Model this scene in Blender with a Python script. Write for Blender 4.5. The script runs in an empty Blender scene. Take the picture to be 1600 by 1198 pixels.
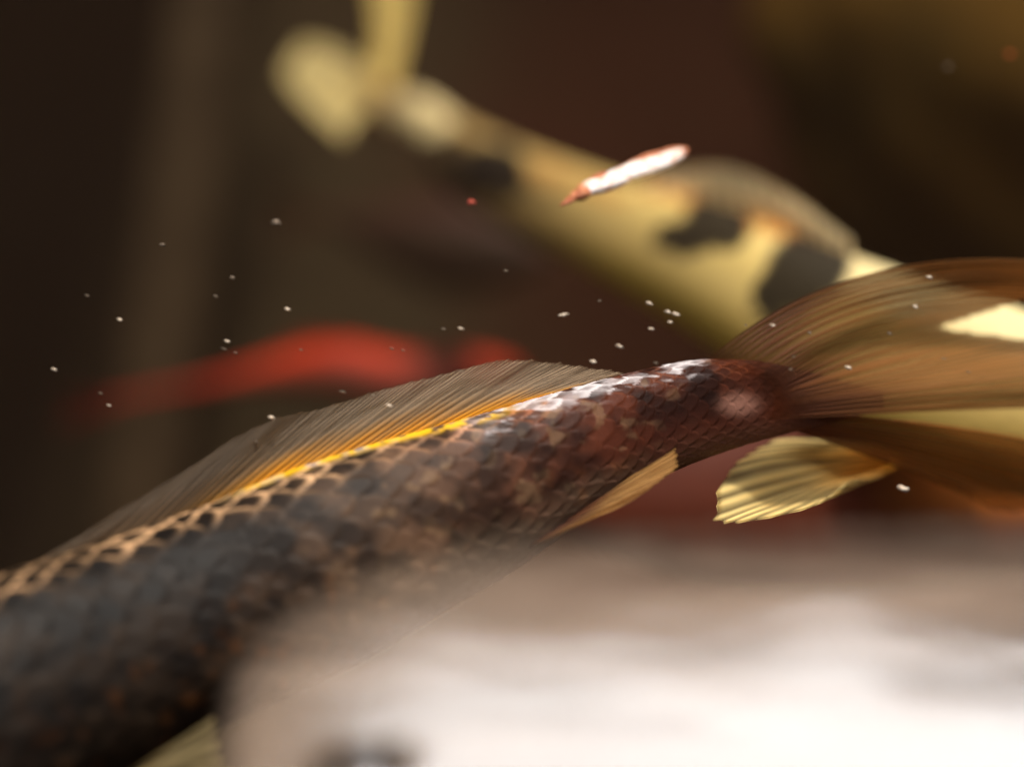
import bpy, math, random
import numpy as np
from mathutils import Vector
random.seed(7); rng = np.random.default_rng(7)
scene = bpy.context.scene
COL = scene.collection

# ------------------------------------------------------------ camera, sky, sun, exposure
CAM_H, PITCH, FPX, FOCUS = 0.46, math.radians(38.0), 3000.0, 0.80
cd = bpy.data.cameras.new('camera'); cam = bpy.data.objects.new('camera', cd); COL.objects.link(cam)
scene.camera = cam
cam.location = (0, 0, CAM_H); cam.rotation_euler = (math.pi/2 - PITCH, 0, 0)
cd.sensor_width = 36.0; cd.lens = 67.5; cd.clip_start = 0.01; cd.clip_end = 200
cd.dof.use_dof = True; cd.dof.focus_distance = FOCUS; cd.dof.aperture_fstop = 1.6; cd.dof.aperture_blades = 0

SUN_EL, SUN_AZ = math.radians(70), math.radians(8)      # behind the fish, slightly to the right
w = bpy.data.worlds.new('World'); scene.world = w; w.use_nodes = True
nt = w.node_tree; nt.nodes.clear()
sky = nt.nodes.new('ShaderNodeTexSky'); sky.sky_type = 'NISHITA'; sky.sun_disc = False
sky.sun_elevation = SUN_EL; sky.sun_rotation = SUN_AZ; sky.air_density = 1.5; sky.dust_density = 5.0; sky.ozone_density = 1.0
hs = nt.nodes.new('ShaderNodeHueSaturation'); hs.inputs['Saturation'].default_value = 0.2
bg = nt.nodes.new('ShaderNodeBackground'); bg.inputs['Strength'].default_value = 0.15
wo = nt.nodes.new('ShaderNodeOutputWorld')
nt.links.new(sky.outputs[0], hs.inputs['Color']); nt.links.new(hs.outputs[0], bg.inputs['Color']); nt.links.new(bg.outputs[0], wo.inputs['Surface'])
sd = bpy.data.lights.new('sun', 'SUN'); sun = bpy.data.objects.new('sun', sd); COL.objects.link(sun)
sd.energy = 2.0; sd.angle = math.radians(6); sd.color = (1.0, 0.93, 0.82)
sdir = Vector((math.sin(SUN_AZ)*math.cos(SUN_EL), math.cos(SUN_AZ)*math.cos(SUN_EL), math.sin(SUN_EL)))
sun.rotation_euler = (-sdir).to_track_quat('-Z', 'Y').to_euler()
vs = scene.view_settings; vs.view_transform = 'Standard'; vs.look = 'None'; vs.gamma = 1.0; vs.use_curve_mapping = False
vs.exposure = 0.7
cy = scene.cycles
cy.max_bounces = 8; cy.diffuse_bounces = 3; cy.glossy_bounces = 3; cy.transmission_bounces = 6; cy.volume_bounces = 1
cy.transparent_max_bounces = 40; cy.use_denoising = True; cy.caustics_reflective = False; cy.caustics_refractive = False
cy.sample_clamp_indirect = 4.0

# ------------------------------------------------------------ helpers
F = np.array((0, math.cos(PITCH), -math.sin(PITCH))); UPV = np.array((0, math.sin(PITCH), math.cos(PITCH))); RT = np.array((1.0, 0, 0))
EYE = np.array((0, 0, CAM_H))
def P(px, py, d):                    # a point of the pond, from where it lies in the photograph and how far away it is
    return EYE + d*(F + (px-800)/FPX*RT + (599-py)/FPX*UPV)
def on_surface(px, py, z=0.0):
    v = F + (px-800)/FPX*RT + (599-py)/FPX*UPV
    return EYE + v*((z-CAM_H)/v[2])
def lin(r, g, b):
    return tuple(((c/255)/12.92 if c/255 <= .04045 else ((c/255+.055)/1.055)**2.4) for c in (r, g, b))
def crom(pts, n):                    # smooth curve through points, n samples
    p = np.array(pts, float); m = len(p)
    q = np.vstack([2*p[0]-p[1], p, 2*p[-1]-p[-2]])
    t = np.linspace(0, m-1, n); i = np.minimum(t.astype(int), m-2); f = (t-i)[:, None]
    a, b, c, d = q[i], q[i+1], q[i+2], q[i+3]
    return 0.5*((2*b)+(c-a)*f+(2*a-5*b+4*c-d)*f**2+(3*b-a-3*c+d)*f**3)
def sstep(a, b, x):
    t = np.clip((x-a)/(b-a), 0, 1); return t*t*(3-2*t)
def vnoise(x, y, seed=0):            # smooth value noise, vectorised
    xi = np.floor(x).astype(int); yi = np.floor(y).astype(int); fx = x-xi; fy = y-yi
    fx = fx*fx*(3-2*fx); fy = fy*fy*(3-2*fy)
    def h(a, b):
        n = (a*374761393 + b*668265263 + seed*974634777) & 0x7fffffff
        n = ((n ^ (n >> 13))*1274126177) & 0x7fffffff
        return ((n ^ (n >> 16)) & 0xffff)/65535.0
    return (h(xi, yi)*(1-fx)+h(xi+1, yi)*fx)*(1-fy)+(h(xi, yi+1)*(1-fx)+h(xi+1, yi+1)*fx)*fy
def fbm(x, y, seed=0, o=4):
    s = 0; a = .5
    for k in range(o): s = s+a*vnoise(x*2**k, y*2**k, seed+k); a *= .5
    return s/(1-.5**o)
def mesh_obj(name, V, Fc, mat, parent=None, color=None, smooth=True, extra=None):
    me = bpy.data.meshes.new(name); me.from_pydata([tuple(map(float, v)) for v in V], [], [tuple(map(int, f)) for f in Fc]); me.update()
    if smooth: me.polygons.foreach_set('use_smooth', [True]*len(me.polygons))
    if color is not None:
        ca = me.color_attributes.new('Col', 'FLOAT_COLOR', 'POINT')
        c = np.ones((len(V), 4)); c[:, :color.shape[1]] = color
        ca.data.foreach_set('color', c.astype(np.float32).ravel())
    if extra is not None:
        for k, a in extra.items():
            at = me.attributes.new(k, 'FLOAT', 'POINT'); at.data.foreach_set('value', np.asarray(a, np.float32))
    me.materials.append(mat)
    o = bpy.data.objects.new(name, me); COL.objects.link(o)
    if parent is not None: o.parent = parent; o.matrix_parent_inverse = parent.matrix_world.inverted()
    return o
def tag(o, label=None, cat=None, group=None, kind=None):
    if label: o['label'] = label
    if cat: o['category'] = cat
    if group: o['group'] = group
    if kind: o['kind'] = kind
    return o
def empty(name, loc):
    e = bpy.data.objects.new(name, None); COL.objects.link(e); e.location = tuple(map(float, loc)); e.empty_display_size = .02
    bpy.context.view_layer.update(); return e
def mixc(a, b, t):
    t = np.asarray(t)[..., None]; return a*(1-t)+b*t
def grid_faces(nu, nv, wrap=False, off=0):
    i, j = np.meshgrid(np.arange(nu-1), np.arange(nv if wrap else nv-1), indexing='ij'); i = i.ravel(); j = j.ravel(); j2 = (j+1) % nv
    return np.stack([i*nv+j, i*nv+j2, (i+1)*nv+j2, (i+1)*nv+j], 1)+off

# ------------------------------------------------------------ materials
def new_mat(name):
    m = bpy.data.materials.new(name); m.use_nodes = True; n = m.node_tree; n.nodes.clear()
    return m, n, n.nodes.new('ShaderNodeOutputMaterial')
def skin_mat(name, rough=.38, coat=.3, spec=.5, bump=.15, scale=900, rough_attr=False):
    m, n, out = new_mat(name); L = n.links.new
    b = n.nodes.new('ShaderNodeBsdfPrincipled'); a = n.nodes.new('ShaderNodeAttribute'); a.attribute_name = 'Col'
    tc = n.nodes.new('ShaderNodeTexCoord'); no = n.nodes.new('ShaderNodeTexNoise'); no.inputs['Scale'].default_value = scale; no.inputs['Detail'].default_value = 4
    L(tc.outputs['Object'], no.inputs['Vector'])
    mx = n.nodes.new('ShaderNodeMix'); mx.data_type = 'RGBA'; mx.blend_type = 'MULTIPLY'; mx.inputs[0].default_value = .35
    L(a.outputs['Color'], mx.inputs[6]); L(no.outputs['Fac'], mx.inputs[7]); L(mx.outputs[2], b.inputs['Base Color'])
    bp = n.nodes.new('ShaderNodeBump'); bp.inputs['Strength'].default_value = bump; bp.inputs['Distance'].default_value = .001
    L(no.outputs['Fac'], bp.inputs['Height']); L(bp.outputs[0], b.inputs['Normal'])
    b.inputs['Roughness'].default_value = rough; b.inputs['Coat Weight'].default_value = coat; b.inputs['Coat Roughness'].default_value = .2
    b.inputs['Specular IOR Level'].default_value = spec
    L(b.outputs[0], out.inputs['Surface']); return m
def fin_mat(name, trans=.5):
    m, n, out = new_mat(name); L = n.links.new
    a = n.nodes.new('ShaderNodeAttribute'); a.attribute_name = 'Col'
    al = n.nodes.new('ShaderNodeAttribute'); al.attribute_name = 'Alpha'
    b = n.nodes.new('ShaderNodeBsdfPrincipled'); b.inputs['Roughness'].default_value = .6; b.inputs['Specular IOR Level'].default_value = .2; L(a.outputs['Color'], b.inputs['Base Color'])
    t = n.nodes.new('ShaderNodeBsdfTranslucent'); L(a.outputs['Color'], t.inputs['Color'])
    m1 = n.nodes.new('ShaderNodeMixShader'); m1.inputs[0].default_value = trans; L(b.outputs[0], m1.inputs[1]); L(t.outputs[0], m1.inputs[2])
    tr = n.nodes.new('ShaderNodeBsdfTransparent'); tr.inputs['Color'].default_value = (.97, .93, .88, 1)
    m2 = n.nodes.new('ShaderNodeMixShader'); L(al.outputs['Fac'], m2.inputs[0]); L(tr.outputs[0], m2.inputs[1]); L(m1.outputs[0], m2.inputs[2])
    L(m2.outputs[0], out.inputs['Surface']); return m
def noise_mat(name, c1, c2, scale, rough=.8, bump=.4, detail=6, dist=.02, spec=.3):
    m, n, out = new_mat(name); L = n.links.new
    b = n.nodes.new('ShaderNodeBsdfPrincipled'); tc = n.nodes.new('ShaderNodeTexCoord')
    no = n.nodes.new('ShaderNodeTexNoise'); no.inputs['Scale'].default_value = scale; no.inputs['Detail'].default_value = detail
    L(tc.outputs['Object'], no.inputs['Vector'])
    r = n.nodes.new('ShaderNodeValToRGB'); r.color_ramp.elements[0].position = .35; r.color_ramp.elements[1].position = .65
    r.color_ramp.elements[0].color = (*c1, 1); r.color_ramp.elements[1].color = (*c2, 1)
    L(no.outputs['Fac'], r.inputs['Fac']); L(r.outputs[0], b.inputs['Base Color'])
    bp = n.nodes.new('ShaderNodeBump'); bp.inputs['Strength'].default_value = bump; bp.inputs['Distance'].default_value = dist
    L(no.outputs['Fac'], bp.inputs['Height']); L(bp.outputs[0], b.inputs['Normal'])
    b.inputs['Roughness'].default_value = rough; b.inputs['Specular IOR Level'].default_value = spec
    L(b.outputs[0], out.inputs['Surface']); return m
M_scaly = skin_mat('scaly skin', rough=.5, coat=.0, spec=.10)
M_skin = skin_mat('smooth skin', rough=.6, coat=0, spec=.12, scale=300, bump=.05)
M_fin = fin_mat('fin membrane')
M_bed = skin_mat('silt', rough=.9, coat=0, spec=0, bump=.3, scale=30)
M_rock = noise_mat('mossy rock', lin(48, 37, 15), lin(80, 56, 20), 5, spec=.02)
M_post = noise_mat('weathered post', lin(42, 33, 23), lin(56, 45, 32), 14, spec=.02)
M_eye = noise_mat('eye', (.004,)*3, (.01,)*3, 60, rough=.1, bump=0)
M_leaf = noise_mat('dark foliage', lin(38, 32, 20), lin(66, 56, 36), 2, rough=.8, spec=.15)
M_tan = noise_mat('brown foliage', lin(105, 84, 62), lin(150, 122, 92), 2, rough=.8, spec=.1)
M_bark = noise_mat('bark', lin(50, 40, 30), lin(80, 66, 50), 9)
M_bank = noise_mat('bank soil', lin(46, 38, 28), lin(74, 62, 40), 3)

# ------------------------------------------------------------ pond: bed, banks, water
BED = -0.78
xs = np.linspace(-6, 6, 121); ys = np.linspace(-3, 6.0, 91)
X, Y = np.meshgrid(xs, ys, indexing='ij')
Z = BED + .10*(fbm(X*1.3+9, Y*1.3+4, 3)-.5)
rim = np.maximum(sstep(3.2, 3.7, np.abs(X)), np.maximum(sstep(3.3, 3.8, Y), sstep(-1.2, -1.8, Y)))
Z = Z*(1-rim)+.12*rim
bed = mesh_obj('pond_bed', np.stack([X.ravel(), Y.ravel(), Z.ravel()], 1), grid_faces(121, 91), M_bed,
    color=mixc(mixc(np.array(lin(7, 6, 5)), np.array(lin(46, 39, 28)), sstep(-.48, -.28, X.ravel()+.2*(fbm(X*2, Y*2, 8).ravel()-.5))), np.array(lin(40, 22, 15)), sstep(-.2, .05, X.ravel()+.3*(fbm(X*3, Y*3, 18).ravel()-.5)))*(.6+.8*fbm(X*3, Y*3, 12).ravel())[:, None])
tag(bed, 'dark brown silty pond bed far below the fish', 'pond bed', kind='structure')

m, n, out = new_mat('murky water')
pv = n.nodes.new('ShaderNodeVolumePrincipled')
pv.inputs['Color'].default_value = (.038, .022, .014, 1); pv.inputs['Density'].default_value = .42; pv.inputs['Anisotropy'].default_value = .0
pv.inputs['Absorption Color'].default_value = (.74, .62, .46, 1)
n.links.new(pv.outputs[0], out.inputs['Volume'])
x0, x1, y0, y1, zb = -3.1, 3.1, -1.1, 3.2, -1.1
V = [(x0, y0, zb), (x1, y0, zb), (x1, y1, zb), (x0, y1, zb), (x0, y0, -.0005), (x1, y0, -.0005), (x1, y1, -.0005), (x0, y1, -.0005)]
Fb = [(0, 3, 2, 1), (4, 5, 6, 7), (0, 1, 5, 4), (1, 2, 6, 5), (2, 3, 7, 6), (3, 0, 4, 7)]
tag(mesh_obj('water', V, Fb, m, smooth=False), 'murky brown pond water filling the whole view', 'water', kind='structure')

# rippled sheet of the surface where it catches the bright sky
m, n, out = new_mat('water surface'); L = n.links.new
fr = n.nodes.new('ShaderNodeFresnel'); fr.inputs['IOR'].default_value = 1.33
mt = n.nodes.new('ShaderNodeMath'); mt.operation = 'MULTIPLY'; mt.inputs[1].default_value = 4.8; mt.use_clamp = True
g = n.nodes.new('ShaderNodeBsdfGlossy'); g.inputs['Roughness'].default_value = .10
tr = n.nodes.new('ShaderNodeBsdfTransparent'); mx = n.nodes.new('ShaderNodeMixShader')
L(fr.outputs[0], mt.inputs[0]); fa = n.nodes.new('ShaderNodeAttribute'); fa.attribute_name = 'ReflFade'; m3 = n.nodes.new('ShaderNodeMath'); m3.operation = 'MULTIPLY'
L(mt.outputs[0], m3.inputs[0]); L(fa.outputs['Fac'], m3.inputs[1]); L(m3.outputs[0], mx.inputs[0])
sc_ = n.nodes.new('ShaderNodeAttribute'); sc_.attribute_name = 'BeigeRefl'; df = n.nodes.new('ShaderNodeBsdfDiffuse'); df.inputs['Color'].default_value = (*lin(204, 176, 154), 1)
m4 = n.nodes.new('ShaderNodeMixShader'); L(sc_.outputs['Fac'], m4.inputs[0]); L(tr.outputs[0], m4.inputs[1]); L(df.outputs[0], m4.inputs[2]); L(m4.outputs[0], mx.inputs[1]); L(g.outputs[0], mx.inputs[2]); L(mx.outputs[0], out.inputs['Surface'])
M_surf = m
SX = np.arange(-.24, .46, .0022); SY = np.arange(.18, .70, .0022)
X, Y = np.meshgrid(SX, SY, indexing='ij')
dv = np.stack([X, Y, np.full_like(X, -CAM_H)], -1)
dep = dv@F; PX = 800+FPX*(dv@RT)/dep; PY = 599-FPX*(dv@UPV)/dep
ex = [300, 310, 322, 332, 345, 370, 410, 460, 530, 640, 800, 1000, 1200, 1400, 1600, 1900, 2300]
ey = [1420, 1320, 1200, 1110, 1060, 1010, 965, 925, 890, 855, 822, 806, 800, 798, 792, 786, 782]
ep = crom(list(zip(ex, ey)), 260); ep[:, 1] += 16*(fbm(ep[:, 0]/90, ep[:, 0]*0, 5)-.5)
edge = np.interp(PX, ep[:, 0], ep[:, 1], left=3000)
EW = np.array([on_surface(a, b) for a, b in ep])[:, :2]
dist = np.full(X.shape, 9.0); distf = dist.copy()
for a, b in EW: distf = np.minimum(distf, np.hypot((X-a)*4.5, Y-b)); dist = np.minimum(dist, np.hypot((X-a)*2.8, Y-b))
dist = np.where(PY > edge, dist, 0)
def bump(px, py, sx, sy, hgt):
    c = on_surface(px, py); return hgt*np.exp(-((X-c[0])/sx)**2-((Y-c[1])/sy)**2)
H = .0005*(fbm(X/.16+2, Y/.055+5, 11, 2)-.5)+.00018*(fbm(X/.05, Y/.018, 15, 2)-.5)
H += bump(566, 1226, .012, .011, .0034)+bump(565, 1085, .022, .0045, -.00012)
H += bump(940, 985, .035, .008, .00005)+bump(1240, 1005, .03, .007, .00004)+bump(1350, 935, .04, .014, .0003)+bump(1570, 880, .03, .02, -.0004)
keep = (PY > edge)
idx = grid_faces(len(SX), len(SY)); k = keep.ravel()
fc = idx[k[idx].all(1)]
used = np.unique(fc); remap = -np.ones(len(k), int); remap[used] = np.arange(len(used))
V = np.stack([X.ravel(), Y.ravel(), H.ravel()+.0004], 1)[used]
refl_fade = (sstep(-.004, .020, dist)*sstep(.022, .118, distf+.020*(fbm(X/.06, Y/.014, 25, 3)-.5))).ravel()[used]  # painted mask: sky reflection ramps in from the sheet's edge
beige_refl = (.29*sstep(-.002, .055, dist+.012*(fbm(X/.04, Y/.010, 26)-.5))*(.55+.9*fbm(X/.07+3, Y/.012, 28, 5))).ravel()[used]  # beige part of the sky reflection, painted as streaky tan diffuse colour
tag(mesh_obj('water_surface', V, remap[fc], M_surf, extra={'ReflFade': refl_fade, 'BeigeRefl': beige_refl}), 'rippled water surface mirroring the white sky, with painted beige reflection', 'water', kind='structure')

# banks with dark trees on the far side (they are what the water mirrors higher up)
def foliage(name, cx, cy, hx, hy, z0, z1, n, label, seed, mat=None):
    r = np.random.default_rng(seed); root = empty(name, (cx, cy, .1))
    t = r.random(n)**1.0*(1-.0); zz = z0+(z1-z0)*t
    wd = np.sqrt(np.clip(1-((t-.42)/.62)**2, .02, 1))
    a = r.random(n)*2*math.pi; rad = np.sqrt(r.random(n))
    px = cx+hx*wd*rad*np.cos(a)+.12*r.normal(size=n); py = cy+hy*wd*rad*np.sin(a)
    s = .05+.05*r.random(n)
    d1 = r.normal(size=(n, 3)); d1 /= np.linalg.norm(d1, axis=1)[:, None]
    d2 = np.cross(d1, r.normal(size=(n, 3))); d2 /= np.linalg.norm(d2, axis=1)[:, None]
    c = np.stack([px, py, zz], 1); s = s[:, None]
    V = np.stack([c-d1*s*1.5, c-d2*s*.6, c+d1*s*1.5, c+d2*s*.6], 1).reshape(-1, 3)
    mesh_obj('crown', V, np.arange(4*n).reshape(-1, 4), mat or M_leaf, root, smooth=False)
    k = 10; V = []; Fc = []
    for i, (z, rr) in enumerate([(0, .12), (z0+.3, .08), ((z0+z1)*.5, .05), (z1*.92, .015)]):
        for j in range(k): V.append((cx+rr*math.cos(j*2*math.pi/k)+.05*math.sin(z*2), cy+rr*math.sin(j*2*math.pi/k), z))
    mesh_obj('trunk', V, grid_faces(4, k, True), M_bark, root)
    tag(root, label, 'tree', 'dark trees around the pond'); return root
for i, (cx, cy_, h, hw, nl, lab) in enumerate([(-3.5, 4.3, 6.6, .95, 6500, 'tallest dark leafy tree, at the left end of the bank row'),
        (-2.3, 4.4, 6.2, .95, 6500, 'dark leafy tree second from the left on the far bank'),
        (-1.05, 4.5, 5.4, .5, 2600, 'thin crowned brown tree left of the middle on the far bank'),
        (.35, 4.5, 4.12, 1.15, 3000, 'shortest brown leafy tree in the middle of the far bank'),
        (1.75, 4.5, 4.22, 1.1, 3000, 'brown leafy tree second from the right on the far bank'),
        (3.0, 4.4, 5.2, .95, 5000, 'dark leafy tree at the right end of the bank row')]):
    foliage('leafy_tree', cx, cy_, hw, .5, .05, h, nl, lab, 50+i, M_tan if nl < 5000 else None)
for i, (cx, cy_, h, lab) in enumerate([(-4.2, 2.6, 6.0, 'unseen tree added for shade on the left bank, farther along'), (-4.3, .6, 6.2, 'unseen tree added for shade on the left bank, nearer'),
        (4.2, 2.8, 5.2, 'unseen tree added for shade on the right bank, farther along'), (4.3, .8, 5.6, 'unseen tree added for shade on the right bank, nearer'),
        (-2.4, -2.6, 6.2, 'unseen tree added for shade on the near bank, left'), (0, -2.8, 6.4, 'unseen tree added for shade on the near bank, middle'), (2.4, -2.6, 6.0, 'unseen tree added for shade on the near bank, right')]):
    foliage('leafy_tree', cx, cy_, 1.2, 1.0, .05, h, 6000, lab, 70+i)  # out of view, added to cut the skylight on the fish

# submerged post and mossy rock
pa, pb = P(330, -60, 1.95), P(214, 850, 1.78)
top = pa+(pa-pb)*1.15; k = 20; V = []
for i, c in enumerate([pb+(pb-pa)*.25, pb, pa, top]):
    for j in range(k):
        V.append(c+np.array((math.cos(j*2*math.pi/k), math.sin(j*2*math.pi/k), 0))*.038)
V += [top]; ff = [tuple(f) for f in grid_faces(4, k, True)]+[(3*k+j, 3*k+(j+1) % k, 4*k) for j in range(k)]
tag(mesh_obj('wooden_post', V, ff, M_post), 'blurry pale grey upright post deep in the dark water', 'post')
def rock(loc, r, label, seed, sq=.8):
    a = np.linspace(0, math.pi, 28); b = np.linspace(0, 2*math.pi, 48, endpoint=False)
    A, B = np.meshgrid(a, b, indexing='ij'); R = r*(.8+.45*fbm(A*2.1, B*1.4*np.where(B > math.pi, 1, 1), seed)*np.sin(A)+.05)
    V = np.stack([R*np.sin(A)*np.cos(B), R*np.sin(A)*np.sin(B), sq*R*np.cos(A)], -1).reshape(-1, 3)+loc
    return tag(mesh_obj('mossy_rock', V, grid_faces(28, 48, True), M_rock), label, 'rock')
rock(P(1730, 110, 1.95), .33, 'olive brown rock blurred at the upper right edge', 4)

# ------------------------------------------------------------ fish
def body_mesh(name, ridge, belly, parent, mat, colorf, wr=.78, nu=420, nv=120, scales=None, fat=0.0):
    R = crom([P(*p) for p in ridge], nu); B = crom([P(*p) for p in belly], nu)
    C = (R+B)/2; U = (R-B)/2; rad = np.linalg.norm(U, axis=1)
    T = np.gradient(C, axis=0); T /= np.linalg.norm(T, axis=1)[:, None]
    S = np.cross(T, U); S /= np.linalg.norm(S, axis=1)[:, None]
    s = np.concatenate([[0], np.cumsum(np.linalg.norm(np.diff(C, axis=0), axis=1))])
    if callable(wr): wv = wr(np.linspace(0, 1, nu))
    else: wv = np.full(nu, wr)
    th = np.linspace(0, 2*math.pi, nv, endpoint=False)
    ca, sa = np.cos(th), np.sin(th)
    ca2 = np.sign(ca)*np.abs(ca)**.92; sa2 = np.sign(sa)*np.abs(sa)**.92
    pos = C[:, None]+U[:, None]*ca2[None, :, None]+S[:, None]*(rad*wv)[:, None, None]*sa2[None, :, None]
    nrm = U[:, None]/rad[:, None, None]*ca[None, :, None]*wv[:, None, None]+S[:, None]*sa[None, :, None]
    nrm /= np.linalg.norm(nrm, axis=2)[..., None]
    rim = np.zeros((nu, nv)); cell = np.zeros((nu, nv)); loc = np.zeros((nu, nv))
    if scales:
        rows, k, amp, flip = scales
        u = np.concatenate([[0], np.cumsum(np.diff(s)/(k*np.maximum(rad[1:], .012)))])
        if flip: u = u[-1]-u          # u grows towards the tail
        Uu = np.repeat(u[:, None], nv, 1); Vv = np.repeat((th/(2*math.pi)*rows)[None], nu, 0)
        Uu0 = Uu; Uu = Uu+.55*(fbm(Uu*.6, np.abs(Vv-rows/2)*.5, 91, 2)-.5); Vv = Vv+.5*(fbm(Uu0*.5+7, np.abs(Vv-rows/2)*.6, 92, 2)-.5)
        best = np.full((nu, nv), 1e9); h = np.zeros((nu, nv))
        for di in range(-2, 2):
            for dj in (-1, 0, 1):
                ci = np.floor(Uu)+di; cj = np.floor(Vv)+dj
                for half in (0, 1):
                    cu = ci+.5*half; cv = cj+.5*half
                    ju = .10*(vnoise(cu*7.3+3, np.mod(cv, rows)*5.1, 21)-.5); 
                    du = Uu-cu-ju; dvv = Vv-cv
                    r = np.sqrt((du/.98)**2+(dvv/.60)**2)
                    ok = (r < 1) & (du > -.2) & (cu < best)
                    best = np.where(ok, cu, best); rim = np.where(ok, r, rim); loc = np.where(ok, du, loc)
                    cell = np.where(ok, vnoise(cu*13.7, np.mod(cv, rows)*9.3+.37, 33), cell)
        h = (rim**1.5)*sstep(1.0, .93, rim)*np.clip(.4+loc, 0, 1)
        pos = pos+nrm*(h*amp*np.minimum(rad/.03, 1)[:, None])[..., None]
    V = pos.reshape(-1, 3)
    fc = [tuple(f) for f in grid_faces(nu, nv, True)]
    fc += [tuple(range(nv))[::-1], tuple(range((nu-1)*nv, nu*nv))]
    d = (V-EYE)@F; px = 800+FPX*((V-EYE)@RT)/d; py = 599-FPX*((V-EYE)@UPV)/d
    vv = np.repeat(ca[None], nu, 0).ravel()          # 1 at the back, -1 at the belly
    uu = np.repeat(np.linspace(0, 1, nu)[:, None], nv, 1).ravel()
    col = colorf(px, py, uu, vv, rim.ravel(), cell.ravel())
    o = mesh_obj(name, V, fc, mat, parent, col)
    return o
def fin(name, base, tip, parent, nrays, croot, ctip, alpha=(.95, .6), n=420, nt=34, amp=.0006, mid=None, gap=None, fray=.02, seed=0, split=True, rootfade=0.0, label=None, linepow=1.0, dark=.5):
    Bp = crom([P(*p) for p in base], n); Tp = crom([P(*p) for p in tip], n)
    Mp = (Bp+Tp)/2 if mid is None else crom([P(*p) for p in mid], n)
    q = np.linspace(0, 1, n); ph = (q+.9/nrays*(fbm(q*nrays*.33, q*0, 55+seed)-.5)*2)*nrays
    lenv = 1+fray*(fbm(ph*1.0, ph*0+seed, 41+seed)-.5)*2-fray*.8*np.abs(np.sin(math.pi*ph))
    t = np.linspace(0, 1, nt)
    tt = t[None]*lenv[:, None]
    A = (1-tt)*(1-tt)*1.0; Bc = 2*tt*(1-tt); Cc = tt*tt
    Ctl = 2*Mp-.5*(Bp+Tp)
    pos = A[..., None]*Bp[:, None]+Bc[..., None]*Ctl[:, None]+Cc[..., None]*Tp[:, None]
    du = np.gradient(pos, axis=0); dt = np.gradient(pos, axis=1); N = np.cross(du, dt); N /= np.linalg.norm(N, axis=2)[..., None]+1e-12
    # rays that split in two towards the tip
    ray1 = np.abs(np.cos(math.pi*ph))[:, None]*np.ones(nt); ray2 = np.abs(np.cos(2*math.pi*ph))[:, None]*np.ones(nt)
    w2 = sstep(.45, .8, t)[None]*split
    ray = (ray1*(1-w2)+ray2*w2)**1.6
    wob = .0012*(fbm(q[:, None]*nrays*.35+seed*3.1, t[None]*2.2+0*q[:, None], 60+seed)-.5)*4*t[None]
    thick = .00018+amp*ray*(1-.55*t[None])
    Vf = pos+N*(thick+wob)[..., None]; Vb = pos+N*(wob-thick)[..., None]
    V = np.concatenate([Vf.reshape(-1, 3), Vb.reshape(-1, 3)])
    f1 = grid_faces(n, nt); f2 = grid_faces(n, nt, off=n*nt)[:, ::-1]
    def strip(ix): ix = np.asarray(ix); return np.stack([ix[:-1], ix[1:], ix[1:]+n*nt, ix[:-1]+n*nt], 1)
    fe = np.concatenate([strip(np.arange(nt)), strip(np.arange(nt)+(n-1)*nt)[:, ::-1], strip(np.arange(n)*nt)[:, ::-1], strip(np.arange(n)*nt+nt-1)])
    fc = np.concatenate([f1, f2, fe])
    croot = np.array(croot); ctip = np.array(ctip); croot = croot[:, None] if croot.ndim == 2 else croot; ctip = ctip[:, None] if ctip.ndim == 2 else ctip
    tq = np.clip(t[None]*1.0+.25*(fbm(q[:, None]*nrays*.5, t[None]*3, 70+seed)-.5), 0, 1)
    c = mixc(croot, ctip, sstep(.0, .62, tq))
    var = .75+.5*fbm(q[:, None]*nrays*.9, t[None]*1.2+0*q[:, None], 80+seed)
    c = c*(var*(dark+(1-dark)*ray**linepow))[..., None]
    a = (alpha[0]+(alpha[1]-alpha[0])*t[None])*(.55+.45*ray)
    a = np.clip(a*(sstep(1.02, .96, t)[None]*.6+.4), 0, 1)
    if rootfade: a = a*sstep(0, rootfade, t+.3*rootfade*0)[None]
    col = np.concatenate([c.reshape(-1, 3)]*2); al = np.concatenate([a.ravel()]*2)
    o = mesh_obj(name, V, fc, M_fin, parent, col, extra={'Alpha': al})
    if label: o['label'] = label
    return o
def eye(parent, loc, r):
    V = []; 
    a = np.linspace(0, math.pi, 12); b = np.linspace(0, 2*math.pi, 20, endpoint=False); A, B = np.meshgrid(a, b, indexing='ij')
    V = np.stack([r*np.sin(A)*np.cos(B), r*np.sin(A)*np.sin(B), r*np.cos(A)], -1).reshape(-1, 3)+loc
    mesh_obj('eye', V, grid_faces(12, 20, True), M_eye, parent)

# --- 1. large dark scaled koi, head out to the lower left
k1 = empty('koi_fish', P(500, 850, .78))
ridge = [(-560, 1290, .66), (-540, 1235, .66), (-480, 1180, .66), (-380, 1110, .67), (-250, 1030, .69), (-100, 955, .71), (0, 908, .73), (150, 862, .75), (300, 806, .765), (450, 744, .775), (600, 694, .785), (750, 650, .79), (900, 606, .80), (1000, 580, .81), (1080, 564, .815), (1150, 562, .82), (1210, 568, .825), (1290, 588, .835), (1380, 612, .845)]
belly = [(-540, 1310, .66), (-470, 1400, .655), (-380, 1450, .65), (-250, 1440, .66), (-120, 1400, .675), (50, 1320, .69), (180, 1225, .705), (330, 1140, .725), (450, 1080, .74), (570, 1025, .75), (690, 955, .765), (800, 892, .78), (920, 806, .79), (1000, 760, .80), (1080, 724, .81), (1150, 699, .82), (1210, 682, .825), (1290, 662, .835), (1380, 640, .845)]
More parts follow.
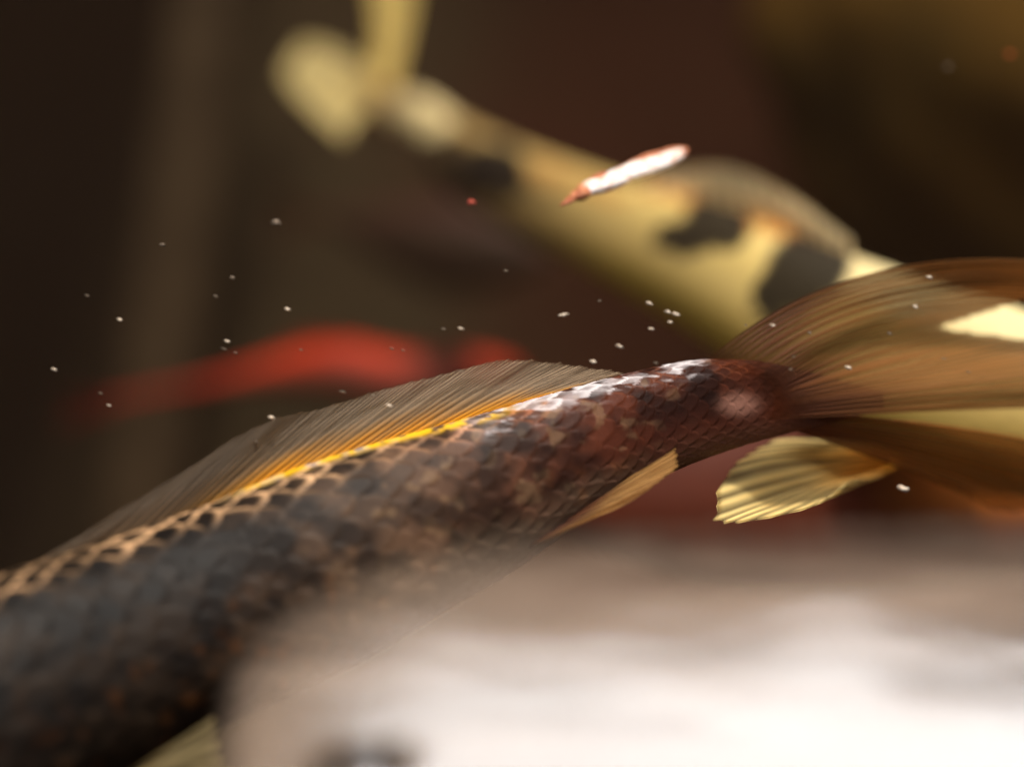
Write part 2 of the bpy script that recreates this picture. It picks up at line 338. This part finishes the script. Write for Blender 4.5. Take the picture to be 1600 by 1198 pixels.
def col1(px, py, u, v, rim, cell):
    dark = np.array(lin(74, 57, 43)); grey = np.array(lin(118, 88, 66)); red = np.array(lin(104, 50, 30))
    gold = np.array(lin(212, 166, 122)); orange = np.array(lin(205, 120, 50)); white = np.array(lin(235, 225, 225))
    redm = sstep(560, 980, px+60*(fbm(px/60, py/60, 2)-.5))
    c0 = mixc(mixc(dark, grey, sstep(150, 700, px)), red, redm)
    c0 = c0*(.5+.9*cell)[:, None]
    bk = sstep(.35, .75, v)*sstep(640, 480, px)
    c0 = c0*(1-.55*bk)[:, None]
    rimc = mixc(gold, np.array(lin(150, 84, 56)), sstep(500, 900, px))
    rm = sstep(.72, .95, rim)
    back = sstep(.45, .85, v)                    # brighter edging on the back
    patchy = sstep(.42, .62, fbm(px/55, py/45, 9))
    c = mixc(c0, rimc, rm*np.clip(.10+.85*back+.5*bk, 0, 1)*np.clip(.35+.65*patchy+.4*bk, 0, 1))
    c = mixc(c, np.array(lin(190, 150, 110)), sstep(.60, .74, fbm(px/24+9, py/20, 37, 3))*sstep(380, 620, px)*sstep(1150, 1000, px)*.32)
    # orange flecks on the lower flank
    c = mixc(c, orange, sstep(.60, .78, fbm(px/26+5, py/26, 14))*sstep(.1, -.7, v)*.4)
    # painted highlight streaks along the rear back, broken up by the scales
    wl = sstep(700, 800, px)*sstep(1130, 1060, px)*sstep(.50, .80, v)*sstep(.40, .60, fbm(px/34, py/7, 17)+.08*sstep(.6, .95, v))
    blot = sstep(.35, .65, fbm(px/48+3, py/40, 23, 3))
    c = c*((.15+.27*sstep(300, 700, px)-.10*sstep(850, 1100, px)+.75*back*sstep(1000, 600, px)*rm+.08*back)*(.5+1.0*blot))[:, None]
    c = mixc(c, np.array(lin(245, 190, 30)), sstep(.80, .93, v)*sstep(330, 420, px)*sstep(840, 740, px)*sstep(.36, .52, fbm(px/20, py/7, 27))*.95)
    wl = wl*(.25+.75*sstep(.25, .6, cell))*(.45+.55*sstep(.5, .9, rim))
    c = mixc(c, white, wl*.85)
    wl2 = sstep(330, 420, px)*sstep(640, 560, px)*sstep(.80, .93, v)*sstep(.5, .62, fbm(px/22, py/16, 19))  # fainter painted highlight spots farther forward on the back
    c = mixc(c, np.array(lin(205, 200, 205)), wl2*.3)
    # pale cream flank lower down
    c = mixc(c, np.array(lin(140, 118, 96)), sstep(-.2, -.8, v)*sstep(420, 650, px)*.55)
    pk = np.exp(-(((px-1155)/30)**2+((py-632)/18)**2)**1.5)
    c = mixc(c, np.array(lin(80, 36, 22)), sstep(.2, -.5, v)*sstep(880, 1050, px)*.8)
    c = mixc(c, np.array(lin(88, 46, 28)), sstep(1170, 1260, px)*.85)
    return mixc(c, np.array(lin(190, 135, 115)), pk*.6)
def w1(t): return .74-.62*sstep(.55, .97, t)
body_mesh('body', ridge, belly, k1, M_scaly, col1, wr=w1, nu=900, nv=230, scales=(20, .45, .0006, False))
fin('dorsal_fin',
    base=[(20, 900, .735), (80, 884, .742), (150, 862, .75), (235, 831, .757), (320, 797, .765), (410, 760, .772), (500, 727, .777), (590, 697, .783), (680, 670, .788), (770, 642, .792), (860, 616, .797)],
    tip=[(150, 822, .755), (215, 780, .762), (300, 724, .772), (405, 664, .78), (500, 636, .787), (600, 607, .793), (700, 582, .798), (790, 563, .803), (865, 565, .806), (925, 574, .808), (975, 583, .81)],
    parent=k1, nrays=42, croot=mixc(np.array(lin(110, 84, 56)), np.array(lin(245, 170, 15)), sstep(.3, .5, np.linspace(0, 1, 420))), ctip=mixc(np.array(lin(118, 100, 82)), np.array(lin(182, 158, 130)), sstep(.25, .7, np.linspace(0, 1, 420))), alpha=(.9, .55), amp=.0003, dark=.6, fray=.02, seed=1)
fin('tail_fin',
    base=[(1100, 566, .812), (1150, 578, .814), (1200, 596, .816), (1210, 618, .816), (1210, 636, .816), (1200, 656, .816)],
    tip=[(1780, 432, .86), (1690, 450, .87), (1560, 488, .88), (1475, 514, .88), (1620, 530, .88), (1780, 575, .87), (1780, 634, .87)],
    mid=[(1400, 418, .85), (1390, 455, .85), (1370, 500, .85), (1340, 540, .85), (1400, 580, .85), (1470, 606, .85), (1480, 642, .85)],
    parent=k1, nrays=26, croot=lin(105, 58, 38), ctip=lin(166, 112, 58), alpha=(.9, .86), n=520, amp=.0004, dark=.6, rootfade=.16, seed=2)
fin('tail_fin',
    base=[(1215, 648, .824), (1210, 656, .824), (1200, 660, .823)],
    tip=[(1760, 720, .87), (1700, 790, .88), (1560, 800, .88)],
    mid=[(1480, 665, .85), (1460, 710, .86), (1400, 728, .86)],
    parent=k1, nrays=14, croot=lin(110, 55, 32), ctip=lin(180, 112, 50), alpha=(.9, .55), rootfade=.12, n=260, amp=.0004, dark=.45, seed=3, label='lower orange brown lobe of the tail')
fin('anal_fin',
    base=[(820, 858, .77), (860, 834, .773), (900, 806, .777), (930, 786, .78)],
    tip=[(965, 792, .772), (1020, 762, .772), (1056, 730, .775), (1056, 698, .78)],
    parent=k1, nrays=9, croot=lin(110, 56, 40), ctip=lin(215, 165, 100), alpha=(.75, .8), n=160, amp=.0007, seed=4)
fin('pelvic_fin',
    base=[(60, 1285, .70), (120, 1250, .70), (180, 1220, .70)],
    tip=[(230, 1420, .70), (360, 1300, .70), (335, 1118, .705)],
    parent=k1, nrays=10, croot=lin(150, 120, 70), ctip=lin(175, 155, 110), alpha=(.95, .9), n=160, amp=.0005, seed=5)
fin('pectoral_fin',
    base=[(-300, 1370, .64), (-270, 1400, .64), (-240, 1420, .64)],
    tip=[(-60, 1390, .62), (-40, 1520, .61), (-130, 1600, .60)],
    parent=k1, nrays=12, croot=lin(120, 90, 55), ctip=lin(160, 130, 80), n=160, seed=6)
eye(k1, P(-445, 1285, .632), .0065)

# --- 2. pale koi with black patches, swimming right and up towards the camera
k2 = empty('koi_fish', P(1100, 380, 1.2))
ridge = [(560, 120, 1.52), (610, 140, 1.50), (660, 148, 1.48), (720, 185, 1.44), (800, 222, 1.38), (900, 258, 1.31), (1000, 290, 1.24), (1100, 312, 1.18), (1200, 345, 1.12), (1300, 388, 1.07), (1400, 425, 1.03), (1500, 458, .99), (1590, 482, .96), (1700, 540, .94), (1790, 610, .93), (1830, 670, .925)]
belly = [(570, 190, 1.52), (610, 202, 1.50), (650, 212, 1.48), (700, 300, 1.43), (780, 352, 1.37), (870, 398, 1.30), (960, 448, 1.23), (1050, 502, 1.17), (1140, 560, 1.11), (1230, 625, 1.06), (1320, 680, 1.01), (1420, 730, .975), (1520, 765, .95), (1650, 775, .93), (1760, 750, .925), (1825, 690, .92)]
def col2(px, py, u, v, rim, cell):
    cream = np.array(lin(212, 190, 122)); yel = np.array(lin(184, 154, 60)); olive = np.array(lin(122, 96, 64)); blk = np.array(lin(26, 22, 22)); org = np.array(lin(165, 105, 40))
    white = np.array(lin(228, 214, 168))
    c = mixc(olive, cream, sstep(640, 1150, px-0.8*(py-300)))
    c = mixc(c, yel, sstep(.0, -.8, v)*sstep(800, 1000, px)*.8)
    c = mixc(c, white, sstep(1150, 1400, px)*sstep(.2, .6, v))
    wx = 14*(fbm(px/18, py/18, 3)-.5)*2
    def sp(cx, cy, rx, ry, a=0, p=2.0, j=1.0):
        ca, sa = math.cos(math.radians(a)), math.sin(math.radians(a))
        x = (px-cx+wx*j)*ca+(py-cy+wx*j)*sa; y = -(px-cx+wx*j)*sa+(py-cy-wx*j)*ca
        return sstep(1.15, .85, np.sqrt((x/rx)**2+(y/ry)**2))
    c = mixc(c, org, np.clip(sp(1070, 302, 65, 16, 6)+sp(1210, 352, 75, 17, 26)+sp(900, 285, 90, 15, 18)*.5, 0, 1)*.85)
    b = sp(1124, 346, 54, 50, p=2)+sp(1064, 370, 44, 30)+sp(1262, 418, 70, 56, -25, j=1.6)+sp(1222, 462, 50, 42, j=1.6)
    b = b+sp(775, 268, 52, 46)+sp(690, 256, 66, 56)*.85+sp(820, 300, 60, 14, 10)*.5
    c = mixc(c, blk, np.clip(b, 0, 1)*.97)
    return np.clip(mixc(c, white, sp(655, 180, 55, 34)*.75)*1.12, 0, .85)*np.array((1.0, .92, .80))
body_mesh('body', ridge, belly, k2, M_skin, col2, wr=lambda t: .45+.25*sstep(0, .5, t), nu=500, nv=140, scales=(34, .3, .0004, False))
fin('dorsal_fin',
    base=[(985, 288, 1.25), (1060, 305, 1.20), (1150, 325, 1.15), (1240, 362, 1.10), (1330, 402, 1.055)],
    tip=[(1020, 282, 1.25), (1060, 268, 1.21), (1135, 262, 1.16), (1225, 300, 1.11), (1330, 375, 1.06)],
    parent=k2, nrays=16, croot=(.85, .6, .28), ctip=(.95, .78, .46), alpha=(.95, .75), seed=7, dark=.8, amp=.0002)
fin('tail_fin',
    base=[(575, 128, 1.52), (600, 140, 1.51), (610, 155, 1.51)],
    tip=[(545, -140, 1.55), (610, -150, 1.55), (665, -120, 1.55)],
    mid=[(585, 20, 1.54), (608, 15, 1.54), (640, 30, 1.54)],
    parent=k2, nrays=10, croot=lin(255, 228, 140), ctip=lin(255, 228, 140), alpha=(1, .9), n=160, seed=8, dark=.7)
fin('tail_fin',
    base=[(590, 130, 1.51), (595, 150, 1.51), (585, 172, 1.51)],
    tip=[(470, 70, 1.56), (445, 125, 1.49), (540, 224, 1.42)],
    mid=[(530, 82, 1.54), (515, 130, 1.50), (560, 182, 1.46)],
    parent=k2, nrays=10, croot=lin(205, 182, 116), ctip=lin(218, 198, 136), alpha=(1, 1), n=160, seed=9, dark=.75, label='lower tail lobe, rounded and pale yellow')
fin('pectoral_fin',
    base=[(1402, 712, .90), (1407, 720, .90), (1398, 732, .90)],
    tip=[(1205, 688, .86), (1138, 735, .83), (1120, 815, .785), (1250, 795, .80), (1335, 752, .84)],
    mid=[(1330, 690, .88), (1265, 712, .87), (1260, 765, .865), (1320, 762, .87), (1365, 745, .885)],
    parent=k2, nrays=15, split=False, croot=lin(255, 184, 50), ctip=lin(255, 230, 160), alpha=(1, 1), n=420, amp=.0004, fray=.02, dark=.42, seed=10, label='yellow ribbed fan shaped fin')
eye(k2, P(1745, 640, .89), .007)

# --- 3. small red koi, blurred
k3 = empty('koi_fish', P(500, 580, 1.5))
ridge = [(170, 622, 1.5), (235, 608, 1.5), (300, 595, 1.5), (380, 573, 1.5), (450, 552, 1.5), (530, 536, 1.5), (600, 548, 1.5), (670, 556, 1.5), (730, 552, 1.5), (790, 562, 1.5), (815, 580, 1.5)]
belly = [(170, 632, 1.5), (235, 623, 1.5), (300, 615, 1.5), (380, 606, 1.49), (450, 605, 1.48), (530, 610, 1.47), (600, 625, 1.47), (670, 622, 1.47), (730, 612, 1.48), (790, 600, 1.49), (815, 588, 1.5)]
def col3(px, py, u, v, rim, cell):
    c = mixc(np.array(lin(172, 44, 10)), np.array(lin(150, 32, 14)), sstep(450, 280, px))
    c = mixc(c, np.array(lin(90, 30, 20)), sstep(600, 690, px)*sstep(750, 715, px))
    c = mixc(c, np.array(lin(105, 45, 30)), sstep(.1, -.5, v)); return c
body_mesh('body', ridge, belly, k3, M_skin, col3, wr=.6, nu=160, nv=60)
fin('tail_fin', base=[(180, 618, 1.5), (182, 628, 1.5), (180, 638, 1.5)], tip=[(90, 620, 1.52), (115, 640, 1.52), (85, 668, 1.52)],
    parent=k3, nrays=8, croot=lin(150, 40, 20), ctip=lin(110, 32, 20), alpha=(.95, .8), n=80, seed=12)
fin('dorsal_fin', base=[(430, 556, 1.5), (500, 540, 1.5), (590, 545, 1.5)], tip=[(440, 540, 1.5), (500, 522, 1.5), (580, 532, 1.5)],
    parent=k3, nrays=10, croot=lin(200, 70, 35), ctip=lin(170, 60, 30), alpha=(.9, .7), n=80, seed=13)

# --- 4. dark red koi passing beneath the big one
k4 = empty('koi_fish', P(1200, 760, 1.05))
ridge = [(640, 742, 1.04), (760, 722, 1.04), (880, 700, 1.04), (1000, 672, 1.04), (1120, 650, 1.04), (1250, 640, 1.05), (1400, 640, 1.06), (1560, 660, 1.07), (1700, 700, 1.08), (1800, 770, 1.08)]
belly = [(640, 768, 1.04), (760, 800, 1.03), (880, 840, 1.02), (1000, 880, 1.01), (1120, 915, 1.01), (1250, 930, 1.02), (1400, 925, 1.03), (1560, 905, 1.04), (1700, 870, 1.05), (1800, 790, 1.07)]
def col4(px, py, u, v, rim, cell):
    c = mixc(np.array(lin(84, 34, 16)), np.array(lin(215, 125, 45)), sstep(1330, 1480, px)*sstep(-.6, .2, v)); return c*(.8+.4*fbm(px/50, py/50, 8))[:, None]
body_mesh('body', ridge, belly, k4, M_skin, col4, wr=.6, nu=200, nv=80, scales=(30, .3, .0004, False))
fin('tail_fin', base=[(650, 742, 1.04), (652, 755, 1.04), (650, 768, 1.04)], tip=[(500, 700, 1.06), (560, 765, 1.06), (500, 830, 1.06)],
    parent=k4, nrays=10, croot=lin(110, 45, 32), ctip=lin(90, 40, 30), alpha=(.9, .6), n=100, seed=14)

# --- 5. faint brown koi in the murk
k5 = empty('koi_fish', P(660, 400, 1.85))
ridge = [(500, 330, 1.9), (560, 330, 1.88), (640, 318, 1.86), (720, 322, 1.84), (800, 350, 1.82), (860, 390, 1.8)]
belly = [(500, 345, 1.9), (560, 385, 1.87), (640, 440, 1.85), (720, 458, 1.83), (800, 440, 1.81), (860, 405, 1.8)]
def col5(px, py, u, v, rim, cell):
    return mixc(np.array(lin(50, 34, 22)), np.array(lin(58, 28, 21)), sstep(.4, .8, v))+0*px[:, None]
body_mesh('body', ridge, belly, k5, M_skin, col5, wr=.6, nu=100, nv=50)
fin('tail_fin', base=[(505, 330, 1.9), (506, 338, 1.9), (505, 345, 1.9)], tip=[(400, 290, 1.92), (440, 335, 1.92), (410, 385, 1.92)],
    parent=k5, nrays=8, croot=lin(110, 70, 45), ctip=lin(90, 60, 40), alpha=(.9, .6), n=80, seed=15)

# --- 6. ochre koi whose back shows just behind the dorsal fin
tag(k1, 'large dark scaled koi with gold edged dorsal fin, nearest the camera', 'fish', 'koi swimming in the murky pond')
tag(k2, 'cream and yellow koi with black patches, behind the big tail', 'fish', 'koi swimming in the murky pond')
tag(k3, 'small blurred bright red koi above the dark dorsal fin', 'fish', 'koi swimming in the murky pond')
tag(k4, 'dark red koi half hidden below the big koi and yellow fin', 'fish', 'koi swimming in the murky pond')
tag(k5, 'faint brown koi deep in the murk under the spotted koi', 'fish', 'koi swimming in the murky pond')

# ------------------------------------------------------------ floating flake
M_flake = noise_mat('flake', lin(225, 170, 145), lin(252, 244, 238), 260, rough=.5, bump=.5, dist=.001)
M_tip = noise_mat('flake tip', lin(165, 85, 50), lin(215, 140, 100), 300, rough=.5)
a, b = on_surface(905, 302, .001), on_surface(1072, 236, .001)
fl = empty('floating_flake', (a+b)/2)
def lump(name, a, b, r, mat, parent, taper, n=26, k=18, seed=0, flat=.7):
    ax = b-a; L_ = np.linalg.norm(ax); T = ax/L_; S = np.cross(T, (0, 0, 1)); S /= np.linalg.norm(S); U = np.cross(S, T); V = []
    for i in range(n):
        t = i/(n-1); rr = r*taper(t)
        for j in range(k):
            q = j*2*math.pi/k; e = 1+.7*(vnoise(np.array([t*9.]), np.array([math.cos(q)*1.5+3]), seed)[0]-.5)
            V.append(a+ax*t+S*rr*e*math.cos(q)+U*rr*e*flat*math.sin(q))
    fc = [tuple(f) for f in grid_faces(n, k, True)]+[tuple(range(k))[::-1], tuple(range((n-1)*k, n*k))]
    return mesh_obj(name, V, fc, mat, parent)
lump('flake_body', a, b, .0056, M_flake, fl, lambda t: (max(1e-3, 1-abs(2*t-1)**5))**.5*(.95-.1*t), seed=3, flat=.55)
lump('rind', a+np.array((0, .0022, .0000)), b+np.array((.0012, .0024, 0)), .0052, M_tip, fl, lambda t: (max(1e-3, 1-abs(2*t-1)**5))**.5, seed=5, flat=.4)
lump('tip', on_surface(876, 321), a+(b-a)*.06, .0038, M_tip, fl, lambda t: .15+.95*t, n=10, seed=4)
tag(fl, 'white and orange floating flake with a pointed orange tip', 'flake')

# ------------------------------------------------------------ drifting specks
M_speck = noise_mat('pale speck', lin(185, 160, 135), lin(228, 212, 192), 380, rough=.5)
M_dim = noise_mat('dull speck', lin(95, 80, 66), lin(125, 108, 90), 500, rough=.7)
def speck(px, py, rx, ry, ang, mat, seed, d=None, z=.0012):
    d = .775 if d is None and py > 400 else d; rx *= .8; ry *= .7
    c = on_surface(px, py, z) if d is None else P(px, py, d); dd = (c-EYE)@F; s = dd/FPX
    ca, sa = math.cos(math.radians(ang)), math.sin(math.radians(ang))
    A1 = (RT*ca-UPV*sa)*rx*s; A2 = (RT*sa+UPV*ca)*ry*s; A3 = -F*ry*s
    r = np.random.default_rng(seed); V = []
    for i in range(7):
        for j in range(10):
            th = math.pi*i/6; ph = 2*math.pi*j/10; e = .55+.75*r.random()
            V.append(e*(A1*math.cos(th)+math.sin(th)*(A2*math.cos(ph)+A3*math.sin(ph))))
    o = mesh_obj('speck', V, grid_faces(7, 10, True), mat); o.location = tuple(map(float, c)); return o
bright = [(449, 483, 6, 4), (187, 499, 5, 3), (85, 577, 6, 3), (355, 533, 6, 3), (170, 633, 4, 2), (424, 652, 6, 4), (608, 633, 6, 3), (720, 513, 6, 3),
          (1014, 474, 7, 4), (1043, 487, 6, 4), (1056, 491, 7, 5), (1047, 503, 5, 3), (1018, 514, 6, 3), (968, 541, 7, 4), (927, 565, 6, 4), (1207, 508, 5, 3),
          (1325, 574, 7, 4), (1430, 479, 6, 4), (1452, 433, 6, 4)]
dim = [(363, 434, 5, 4), (337, 463, 5, 4), (254, 383, 6, 5), (350, 545, 7, 2), (368, 551, 4, 2), (693, 514, 5, 3), (937, 470, 4, 3), (1025, 567, 5, 3), (1390, 521, 6, 3),
       (1475, 560, 5, 2), (1513, 581, 5, 2), (612, 544, 5, 2), (630, 547, 4, 2), (470, 546, 4, 2), (535, 612, 8, 3), (583, 618, 6, 3), (1235, 577, 4, 3), (1240, 557, 4, 2),
       (1480, 105, 7, 6), (790, 423, 5, 4), (400, 690, 3, 6), (1165, 508, 4, 2), (720, 580, 8, 2), (850, 592, 7, 2), (136, 462, 5, 3), (157, 614, 5, 2), (1265, 520, 5, 3)]
where = ['bright speck above the red koi, below the largest round speck', 'bright speck on the left side of the blurry post', 'bright speck closest to the left edge of the picture',
    'bright speck just above the left half of the red koi', 'bright speck just under the tail tip of the red koi', 'bright speck above the front slope of the dark dorsal fin',
    'bright speck upon the middle of the dark dorsal fin', 'bright speck above the gap at the right end of the red koi', 'bright speck at the top left of the tight cluster of five',
    'bright speck at the middle left of the tight cluster of five', 'largest bright speck, rightmost of the tight cluster of five', 'bright speck below the largest one in the tight cluster of five',
    'bright speck at the bottom left of the tight cluster of five', 'bright speck right above the silvery back of the big koi', 'bright speck on the rear end of the dark dorsal fin',
    'faint bright speck at the front upper edge of the brown tail', 'brightest speck in the middle of the big brown tail fin', 'lower of two bright specks on the upper tail lobe',
    'upper of two bright specks on the upper tail lobe']
for i, (x, y, rx, ry) in enumerate(bright):
    tag(speck(x, y, rx, ry, 14+8*random.random(), M_speck, i), 'tiny '+where[i], 'speck', 'bright specks in the water')
for i, (x, y, rx, ry) in enumerate(dim):
    o = speck(x, y, rx*.9, ry*.9, 14+8*random.random(), M_dim, 100+i)
    if x > 1150 and y > 450: tag(o, 'tiny dull brownish speck in front of the big brown tail fin', 'speck', 'dull specks over the tail fin')
    elif 690 < x < 860 and y > 570: tag(o, 'tiny dull brownish speck in front of the dark dorsal fin', 'speck', 'dull specks over the dorsal fin')
    else: tag(o, 'tiny dull brownish speck drifting in the dark water', 'speck', 'dull specks in the dark water')
tag(speck(431, 348, 9, 8, 10, M_dim, 201), 'largest round beige speck, alone left of the spotted koi', 'speck')
tag(speck(880, 492, 10, 4, -8, M_speck, 202), 'elongated beige speck below the spotted koi belly', 'speck')
tag(speck(737, 316, 8, 6, 0, noise_mat('pink speck', lin(150, 60, 45), lin(180, 80, 60), 300), 203), 'dull pink speck under the black patch of the spotted koi', 'speck')
tag(speck(1578, 85, 8, 5, 10, noise_mat('orange speck', lin(170, 75, 30), lin(200, 95, 40), 300), 204), 'small orange speck at the upper right edge', 'speck')
tag(speck(1411, 763, 10, 7, 10, M_speck, 205), 'white glinting speck right below the root of the yellow fin', 'speck')
